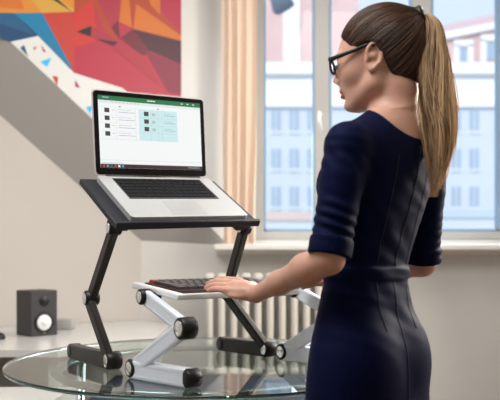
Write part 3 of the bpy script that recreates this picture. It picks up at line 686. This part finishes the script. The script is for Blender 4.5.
# ------------------------------------------------------------------ dress
Dr = Field((.0, 1.38, .44), (.56, 1.90, 1.42), .0030)
Dr.loft(trunk, f, sd, .02)
Dr.loft([(1.003, .264, 1.630, .1115, .0785, .0708), (1.008, .264, 1.630, .1145, .0815, .0738), (1.030, .2655, 1.630, .1145, .0815, .0738), (1.034, .266, 1.630, .1115, .0785, .0708)], f, sd, .002)
for sh in (shL, shR): Dr.cone((.314, 1.612, 1.322), sh, .047, .044, .04)
for s_ in (1, -1): Dr.ell(np.array((.262, 1.622, .835))+sd*s_*.062-f*.046, (sd, f, (0, 0, 1)), (.066, .052, .075), .05)
for s_ in (1, -1): Dr.ell(np.array((.298, 1.617, 1.215))+sd*s_*.070+f*.065, (sd, f, (0, 0, 1)), (.062, .045, .055), .04)
def sleeve(a, b, e0):
    d = nrm(b-a); end = e0
    pts = [a, a+(b-a)*.3+d*0, a+(b-a)*.65, a+(b-a)*1.08]; rs = [.047, .0465, .0425, .041]
    A_ = np.array(a); LL_ = np.dot(b-a, d)*end
    for i in range(3):
        p0, p1, r0, r1 = pts[i], pts[i+1], rs[i], rs[i+1]; dd = p1-p0; L2 = (dd*dd).sum(); r = max(r0, r1)
        def fn(x, y, z):
            t = np.clip(((x-p0[0])*dd[0]+(y-p0[1])*dd[1]+(z-p0[2])*dd[2])/L2, 0, 1)
            dist = np.sqrt((x-p0[0]-t*dd[0])**2+(y-p0[1]-t*dd[1])**2+(z-p0[2]-t*dd[2])**2)-(r0+(r1-r0)*t)
            al = (x-A_[0])*d[0]+(y-A_[1])*d[1]+(z-A_[2])*d[2]
            return np.maximum(dist+.0008*np.sin(al*150+4*np.sin(al*40)), al-LL_)
        Dr.put(np.minimum(p0, p1)-r, np.maximum(p0, p1)+r, fn, .014 if i == 0 else .004)
    c0, c1 = A_+d*(LL_-.036), A_+d*(LL_+.001)                       # turned-up cuff
    def fc(x, y, z):
        al = (x-A_[0])*d[0]+(y-A_[1])*d[1]+(z-A_[2])*d[2]
        dist = np.sqrt(np.maximum((x-A_[0])**2+(y-A_[1])**2+(z-A_[2])**2-al*al, 0))-.0455
        return np.maximum(dist, np.maximum(al-LL_-.001, LL_-.036-al))
    Dr.put(np.minimum(c0, c1)-.05, np.maximum(c0, c1)+.05, fc, .002)
sleeve(shL, elL, .97); sleeve(shR, elR, .99)
# neckline, lower at the back
Dr.ell(np.array((.320, 1.606, 1.358))-f*.044, (sd, nrm(f*.93+np.array((0, 0, .36))), nrm(np.array((0, 0, .93))-f*.36)), (.088, .104, .040), .004, 'sub')
vd, fd = Dr.mesh('dress', 2); del Dr
# cloth folds
cx = np.interp(vd[:, 2], [t[0] for t in trunk], [t[1] for t in trunk]); cy = np.interp(vd[:, 2], [t[0] for t in trunk], [t[2] for t in trunk])
me = to_mesh('dress', vd, fd); nn = np.zeros(len(vd)*3, np.float32); me.vertices.foreach_get('normal', nn) if False else None
nn = np.array([tuple(v_.normal) for v_ in me.vertices]); S_c = (vd[:, 0]-cx)*sd[0]+(vd[:, 1]-cy)*sd[1]
def folds(centre, rad, amp, wl, dirv, ph=0):
    r2 = ((vd-np.array(centre))**2).sum(1); w = np.exp(-r2/rad**2); a = vd@nrm(dirv); w2 = .6+.4*np.sin(vd@nrm((1, .3, 2))*45+ph)
    return amp*w*np.sin(a/wl*2*PI+1.6*np.sin(vd[:, 2]*38+ph))*w2
dsp = folds(elL+np.array((0, 0, .06)), .075, .0030, .026, (.5, 0, 1), 1)+folds(shL+np.array((0, 0, -.05)), .07, .0018, .034, (1, 0, .5), 2)
dsp += folds(elR+np.array((0, 0, .07)), .075, .0028, .024, (-.4, 0, 1), 3)+folds((.264, 1.63, 1.05), .13, .0016, .035, (.2, .2, 1), 0)+folds((.264, 1.60, .95), .14, .0012, .05, (.5, .5, .8), 4)
dsp += folds((.29, 1.58, 1.15), .12, .0013, .045, (.8, 0, .7), 5)
cufflo = np.abs((vd-shL)@nrm(elL-shL)-np.linalg.norm(elL-shL)*.97) < .038
dsp[cufflo & (((vd-elL)**2).sum(1) < .08**2)] *= .3
vd2 = vd+nn*dsp[:, None]; me.vertices.foreach_set('co', vd2.astype(np.float32).ravel()); me.update()
dress = obj('dress', me, M_dress, person)
from mathutils.bvhtree import BVHTree
bvh = BVHTree.FromPolygons([tuple(v_) for v_ in vd2], fd.tolist())
def on_dress(z, lat, back=True):
    c = V((float(np.interp(z, [t[0] for t in trunk], [t[1] for t in trunk])), float(np.interp(z, [t[0] for t in trunk], [t[2] for t in trunk])), z))+V(sd)*lat
    o_ = c-V(f)*.4; h_ = bvh.ray_cast(o_, V(f)); return h_[0]+V(h_[1])*.0002 if h_[0] else None
M_seam = mat('dark_seam_thread', (.004, .005, .016), .7)
def seam(name, pts, r=.0009):
    pts = [p for p in pts if p is not None]
    if len(pts) > 2: obj(name, tube(N(), pts, r, 5), M_seam, dress)
seam('back_seam', [on_dress(z, 0) for z in np.linspace(1.295, 1.035, 30)], .0012); seam('back_seam', [on_dress(z, 0) for z in np.linspace(1.0, .55, 40)], .0011)
for l_ in (.055, -.055):
    seam('dart', [on_dress(z, l_+.02*(1.0-z)) for z in np.linspace(1.0, .90, 14)]); seam('dart', [on_dress(z, l_+.012*math.sin((z-1.04)*8)) for z in np.linspace(1.04, 1.27, 24)])
zp = on_dress(1.292, 0); bm = N(); box(bm, zp-V(f)*.004+V((0, 0, -.008)), (.006, .003, .016), X=V(sd), Y=V(f), bev=.001); obj('zipper_pull', bm, M_blackm, dress)
# shoes
for s_ in (1, -1):
    an = np.array((.262, 1.622, .0))+sd*s_*.065-f*.01; Sh = Field(an-.2, an+np.array((.2, .2, .12)), .004)
    Sh.chain([an-f*.035+(0, 0, .035), an+f*.05+(0, 0, .035), an+f*.145+(0, 0, .024)], [.034, .036, .022], .02)
    Sh.put(an-.25, an+.25, lambda x, y, z: z-.002+0*x+0*y, .001, 'sub')
    vv, ff = Sh.mesh('shoe'); obj('shoe', to_mesh('shoe', vv, ff), M_blackp, person)

# ------------------------------------------------------------------ hair: solid cap plus combed strands, ponytail
def hairmat(name, c0, c1):
    m = mat(name, c0, .5, spec=.35); nt = m.node_tree; b_ = nt.nodes['Principled BSDF']
    at_ = nt.nodes.new('ShaderNodeAttribute'); at_.attribute_name = 'tone'; r = nt.nodes.new('ShaderNodeValToRGB')
    r.color_ramp.elements[0].color = (*c0, 1); r.color_ramp.elements[1].color = (*c1, 1)
    nt.links.new(at_.outputs['Fac'], r.inputs[0]); nt.links.new(r.outputs[0], b_.inputs['Base Color']); return m
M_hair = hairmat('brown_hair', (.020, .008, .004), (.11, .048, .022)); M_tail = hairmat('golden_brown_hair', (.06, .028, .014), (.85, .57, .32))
M_cap = mat('brown_scalp_hair', (.026, .012, .008), .5)
tie = np.array(tuple(P(418, 17, 1.600)))
Hf = Field(hc-.17, hc+.17, .0028)
def capcut(x, y, z):
    a, b_, c_ = [((x-hc[0])*A[0]+(y-hc[1])*A[1]+(z-hc[2])*A[2])/HS for A in HA]
    # hairline height as a function of the forward coordinate
    line = np.interp(a, [-.11, -.075, -.045, -.030, -.014, .006, .030, .050, .068, .084], [-.055, -.078, -.062, -.018, .020, .028, .026, .036, .060, .082])
    return (line-b_)*.6*HS
def capf(cen, r):
    c = np.array(cen)
    def fn(x, y, z):
        q = [((x-c[0])*A[0]+(y-c[1])*A[1]+(z-c[2])*A[2]) for A in HA]
        k0 = np.sqrt(sum((q[i]/r[i])**2 for i in range(3))); k1 = np.sqrt(sum((q[i]/r[i]**2)**2 for i in range(3)))+1e-6
        return np.maximum(k0*(k0-1)/k1, capcut(x, y, z))
    return fn
CR = (.0985, .0925, .0785)
Hf.put(hc-.12, hc+.14, capf(H_(-.014, .037), CR), .001)
Hf.put(hc-.12, hc+.14, capf(H_(-.040, .000), (.064, .078, .060)), .012)
Hf.cone(H_(-.060, .062), tie, .036, .0135, .03)
vh, fh_ = Hf.mesh('hair', 2); hair = obj('hair', to_mesh('hair', vh, fh_), M_cap, person); del Hf
hb = BVHTree.FromPolygons([tuple(v_) for v_ in vh], fh_.tolist())
def strands(name, paths, m, parent, sides=4):
    vs, fs, tn = [], [], []
    for pts, rad, tone in paths:
        pts = np.array(pts); n_ = len(pts); t = np.gradient(pts, axis=0); t /= np.linalg.norm(t, axis=1)[:, None]+1e-9
        x = np.cross(t, (.3, .5, .8)); x /= np.linalg.norm(x, axis=1)[:, None]+1e-9; y = np.cross(t, x); b0 = len(vs)*0+sum(len(a) for a in vs)
        ring = np.stack([pts+(x*math.cos(a)+y*math.sin(a))*np.array(rad)[:, None] for a in (2*PI*k/sides for k in range(sides))], 1).reshape(-1, 3)
        vs.append(ring); tn.append(np.full(len(ring), tone))
        i = np.arange(n_-1)[:, None]*sides; k = np.arange(sides)[None]; k2 = (k+1) % sides
        fs.append(np.stack([b0+i+k, b0+i+k2, b0+i+sides+k2, b0+i+sides+k], -1).reshape(-1, 4))
    vs = np.concatenate(vs); fs = np.concatenate(fs); me_ = to_mesh(name, vs, fs)
    at_ = me_.attributes.new('tone', 'FLOAT', 'POINT'); at_.data.foreach_set('value', np.concatenate(tn).astype(np.float32)); return obj(name, me_, m, parent)
paths = []; cc = V(H_(-.014, .037)); tr = V(tie)*.93+V(hc)*.07
samp = vh[RNG.choice(len(vh), 2600)]
for p in samp:
    q_ = (p-hc)/HS; a_, b_, c_ = q_@hf, q_@hu, q_@hs
    line = np.interp(a_, [-.11, -.075, -.045, -.030, -.014, .006, .030, .050, .068, .084], [-.055, -.078, -.062, -.018, .020, .028, .026, .036, .060, .082])
    if b_ < line-.004: continue
    o0 = V(p)-cc; o1 = tr-cc; ang = o0.angle(o1)
    if ang < .25: continue
    pts = []; n_ = 12; ln_ = min(1, .35+.65*RNG.rand()+.2); wob = RNG.randn()*.0012
    for i in range(n_+1):
        t = i/n_*ln_; dv = (o0.normalized()*math.sin((1-t)*ang)+o1.normalized()*math.sin(t*ang))/math.sin(ang)
        h_ = hb.ray_cast(cc+dv.normalized()*.25, -dv.normalized())
        if h_[0] is None: break
        pts.append(tuple(h_[0]+dv.normalized()*(.0004+wob*.4+.0008*math.sin(PI*t))))
    if len(pts) > 4:
        n2_ = len(pts); paths.append((pts, [.0010*min(1, .3+3*(1-i/(n2_-1)), .3+4*i/(n2_-1)) for i in range(n2_)], RNG.rand()**1.6))
strands('hair_strands', paths, M_hair, hair)
# ponytail spine in frame order: tie -> out -> down
spine = [tie, P(427, 15, 1.595), P(434, 26, 1.59), P(434, 50, 1.585), P(434, 82, 1.575), P(436, 112, 1.565), P(441, 142, 1.56), P(440, 170, 1.56), P(433, 197, 1.555)]
spine = np.array([tuple(p) for p in spine]); wid = np.array([.011, .014, .018, .023, .031, .036, .029, .020, .004]); dep = np.array([.011, .016, .020, .022, .022, .020, .018, .014, .008])
tt = np.linspace(0, 1, len(spine)); T = np.linspace(0, 1, 30)
def cr(a):
    y = np.array([np.interp(T, tt, a[:, i]) for i in range(a.shape[1])]).T
    for _ in range(3): y[1:-1] = .25*y[:-2]+.5*y[1:-1]+.25*y[2:]
    return y
sp_ = cr(spine); wd = cr(np.stack([wid, dep], 1))
right = np.array((1., 0, 0)); depv = np.array((0., 1, 0)); paths = []; NC = 15; cph = RNG.rand(NC)*6; ctn = RNG.randn(NC)*.13; cam_ = .0035+.004*RNG.rand(NC)
for i in range(1500):
    a = RNG.rand()*2*PI; r = math.sqrt(RNG.rand())*.98; 
    if i < 500: r = .93+.1*RNG.rand()
    L_ = int(30*(1-.50*RNG.rand()**1.3)); L_ = max(L_, 14)
    if r < .4: L_ = 30
    a2 = a+RNG.randn()*.25; ph = RNG.rand()*6; w1 = RNG.randn()*.0035; pts = []
    for k in range(L_):
        al = a+(a2-a)*k/30; off = right*math.cos(al)*wd[k, 0]*r+depv*math.sin(al)*wd[k, 1]*r
        cl_ = int(a/(2*PI)*NC); off = off+right*(w1*math.sin(k*.35+ph)+cam_[cl_]*math.sin(k*.30+cph[cl_]))*min(1, max(0, k-4)/8); p_ = sp_[k]+off
        if k == 1 or k == 0: p_ = sp_[k]+(hu*math.cos(al)+hs*math.sin(al))*wd[k, 0]*r
        pts.append(p_)
    rad = [.0011*min(1, .5+k/4, .12+(L_-1-k)/7) for k in range(L_)]
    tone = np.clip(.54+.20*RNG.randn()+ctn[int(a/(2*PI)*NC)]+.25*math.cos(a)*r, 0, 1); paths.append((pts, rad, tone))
tail = strands('ponytail', paths, M_tail, person); tail['label'] = 'long golden brown ponytail hanging down the back'
bm = N(); td = V(nrm(-hf*.9+hu*.25)); x_, y_, _ = frame_from(td)
for e in (-.005, .0, .005): tube(bm, [V(tie)+td*(e+.004)+(x_*math.cos(a)+y_*math.sin(a))*.0165 for a in (2*PI*k/24 for k in range(24))], .0070, closed=True)
obj('hair_tie', bm, M_blackp, person, label='black hair tie')
# eyebrows and lashes
for s_ in (1, -1): obj('eyelashes', tube(N(), [H_(.0885, .001, s_*.020), H_(.0915, -.002, s_*.031), H_(.083, .001, s_*.043)], [.0009, .0014, .0012], 6), M_cap, person)
for s_ in (1, -1): obj('eyebrow', tube(N(), [H_(.0935-.002, .027, s_*.012), H_(.091, .031, s_*.024), H_(.079, .029, s_*.044)], [.0020, .0024, .001], 6), M_cap, person)
# ------------------------------------------------------------------ glasses
gl = thing('eyeglasses', tuple(H_(.10, .01)), 'black rimmed eyeglasses worn by the woman', 'glasses')
def G(a, b_, c_): return V(H_(a, b_, c_))
def rim(s_):
    return [G(.104-.35*abs(.026*math.cos(t)*1.0+.031-.031)*.0-.004*((.031+.025*math.cos(t))/.05)**2, .004+.0165*math.sin(t)*(1.0 if math.sin(t) > 0 else .95), s_*(.032+.0255*math.copysign(abs(math.cos(t))**.75, math.cos(t)))) for t in (2*PI*k/36 for k in range(36))]
bm = N()
for s_ in (1, -1): tube(bm, rim(s_), .0029, 8, closed=True)
for s_ in (1, -1): tube(bm, [G(.1035, .0165, s_*.014), G(.1025, .018, s_*.032), G(.0995, .016, s_*.054)], [.0034, .0044, .0050], 8)
tube(bm, [G(.104, .006, .008), G(.1055, .009, 0), G(.104, .006, -.008)], .0024, 8)
keep(obj('frame', bm, M_blackp), gl)
M_lens = thin_glass('lens_glass', (.93, .95, .96))
for s_ in (1, -1):
    bm = N(); bm.faces.new([bm.verts.new(p) for p in rim(s_)]); r_ = bmesh.ops.extrude_face_region(bm, geom=bm.faces[:]); 
    bmesh.ops.translate(bm, verts=[e for e in r_['geom'] if isinstance(e, bmesh.types.BMVert)], vec=V(hf)*.0012); bmesh.ops.recalc_face_normals(bm, faces=bm.faces[:])
    keep(obj('lens', bm, M_lens), gl)
    bm = N(); tube(bm, [G(.0985, .0135, s_*.0575), G(.080, .014, s_*.0665), G(.035, .019, s_*.0735), G(.008, .024, s_*.0785), G(-.012, .018, s_*.0800)], [.0056, .0050, .0042, .0034, .0022], 8)
    keep(obj('temple_arm', bm, M_blackp), gl)

# ------------------------------------------------------------------ street outside
M_fac = mat('pale_blue_render', (.60, .65, .71), .8, var=.03, vscale=.3); M_facw = mat('white_stucco', (.86, .86, .86), .8); M_pink = mat('pink_brick', (.66, .46, .44), .85, var=.05, vscale=.4)  # street colours kept pale to stand in for window-glare haze
M_wdark = mat('far_window_glass', (.36, .45, .55), .3); M_roofg = mat('blue_grey_roof', (.50, .58, .66), .7); M_terra = mat('terracotta_coping', (.66, .52, .48), .8); M_street = mat('pale_asphalt', (.35, .36, .38), .9)
GZ = -10.0
struct('ground', box(N(), (10, 60, GZ-.1), (160, 100, .2)), M_street)
def E_(px, py, d): return V(((px-250)/FPX*d, d, CZ+(255-py)/FPX*d))
d = 60.; xa, xb = E_(225, 0, d).x, E_(620, 0, d).x; zt_ = E_(0, 74, d).z
b1 = thing('apartment_building', ((xa+xb)/2, d+6, GZ), 'pale blue and white building with rows of windows, outside the window', 'building')
keep(obj('facade', box(N(), ((xa+xb)/2, d+6, (GZ+zt_)/2), (xb-xa, 12, zt_-GZ)), M_fac), b1)
bm = N(); box(bm, ((xa+xb)/2, d+5.8, zt_+.35), (xb-xa+.8, 12.8, .9)); box(bm, ((xa+xb)/2, d+5.9, zt_-2.6), (xb-xa+.4, 12.4, .35))
box(bm, ((xa+xb)/2, d+6.0, zt_-1.2), (xb-xa+.1, 12.1, 2.4))
keep(obj('cornice', bm, M_facw), b1)
for py in (121, 159, 197, 235, 273):
    for px in range(236, 600, 18):
        if 312 < px < 430: continue
        if px > 470 and (px//18) % 2: continue
        c = E_(px+4, py, d); bm = N(); box(bm, (c.x, d-.02, c.z), (.72, .12, 1.7)); w = keep(obj('window', bm, M_wdark), b1)
        bm = N(); box(bm, (c.x, d-.06, c.z-.95), (.95, .2, .15)); box(bm, (c.x, d-.1, c.z), (.06, .04, 1.7)); obj('window_trim', bm, M_facw, w)
# pink brick building behind, two roof levels
d = 84.
b2 = thing('brick_building', (20, d+8, GZ), 'pink brick building with white cornice rising behind the pale blue one', 'building')
xa, xb = E_(215, 0, d).x, E_(360, 0, d).x; zt_ = E_(0, -60, d).z
keep(obj('tower', box(N(), ((xa+xb)/2, d+8, (GZ+zt_)/2), (xb-xa, 14, zt_-GZ)), M_pink), b2)
c0, c1 = E_(284, 0, d).x, E_(300, 0, d).x; keep(obj('pilaster', box(N(), ((c0+c1)/2, d+.9, (GZ+zt_)/2), (c1-c0, .6, zt_-GZ)), M_facw), b2)
xa, xb = E_(395, 0, d).x, E_(640, 0, d).x; bm = N()
q0, q1 = E_(395, 44, d), E_(640, -6, d)
poly = [(xa, d, GZ), (xb, d, GZ), (xb, d, q1.z), (xa, d, q0.z)]
keep(obj('wing', prism(N(), poly, (0, 14, 0)), M_pink), b2)
bm = N(); dr = (q1-q0).normalized(); prism(bm, [q0+V((0, -.6, -.7)), q1+V((0, -.6, -.7)), q1+V((0, -.6, .0)), q0+V((0, -.6, .0))], (0, 15, 0)); keep(obj('cornice', bm, M_facw), b2)
prism(bm := N(), [q0+V((0, .2, 0)), q1+V((0, .2, 0)), q1+V((0, 1.6, 1.5)), q0+V((0, 1.6, 1.5))], (0, .3, .0)); keep(obj('roof', bm, mat('pink_tile_roof', (.58, .42, .42), .8)), b2)
for px in (436, 463, 490, 517):
    c = E_(px, 62-(px-436)*.2, d); w = keep(obj('window', box(N(), (c.x, d-.02, c.z), (1.0, .2, 2.0)), M_wdark), b2)
    bm = N(); 
    for s_ in (-1, 1): box(bm, (c.x+s_*.8, d-.1, c.z), (.6, .3, 2.6))
    box(bm, (c.x, d-.1, c.z+1.5), (2.2, .3, .7)); obj('window_surround', bm, M_facw, w)
# lower roofs in front
d = 40.
def low(x0, x1, py, m, lab, dd):
    a, b_ = E_(x0, 0, dd).x, E_(x1, 0, dd).x; z = E_(0, py, dd).z
    r = thing('annex_building', ((a+b_)/2, dd+2, GZ), lab, 'building'); keep(obj('wall', box(N(), ((a+b_)/2, dd+2, (GZ+z-.4)/2), (b_-a, 4, z-.4-GZ)), M_fac), r); keep(obj('flat_roof', box(N(), ((a+b_)/2, dd+2, z-.2), (b_-a+.2, 4.2, .4)), m), r)
low(262, 345, 212, M_terra, 'low annex with terracotta coping seen through the left window pane', 34)
low(395, 640, 210, M_roofg, 'low blue grey annex seen through the right window pane', 36)
# dark bracket lamp at the top of the left pane
ol = thing('street_lamp', tuple(E_(280, 3, 9.)), 'dark grey lamp outside, at the top of the left window pane', 'lamp')
c = E_(278, 3, 9.); bm = N(); lathe(bm, c+V((-.03, 0, -.14)), (.45, 0, 1), [(.0, 0), (.05, .02), (.13, .13), (.17, .20), (.12, .24), (0, .25)], 24); keep(obj('lamp_head', bm, mat('grey_metal', (.12, .16, .22), .5)), ol)
bm = N(); tube(bm, [c+V((.05, 0, .08)), c+V((.1, 0, .4)), c+V((0, .0, .8)), c+V((-.3, 0, 1.0)), c+V((-1.1, 0, 1.0)), c+V((-1.1, 0, GZ-c.z))], .04); keep(obj('lamp_post', bm, mat('grey_metal', (.12, .16, .22), .5)), ol)
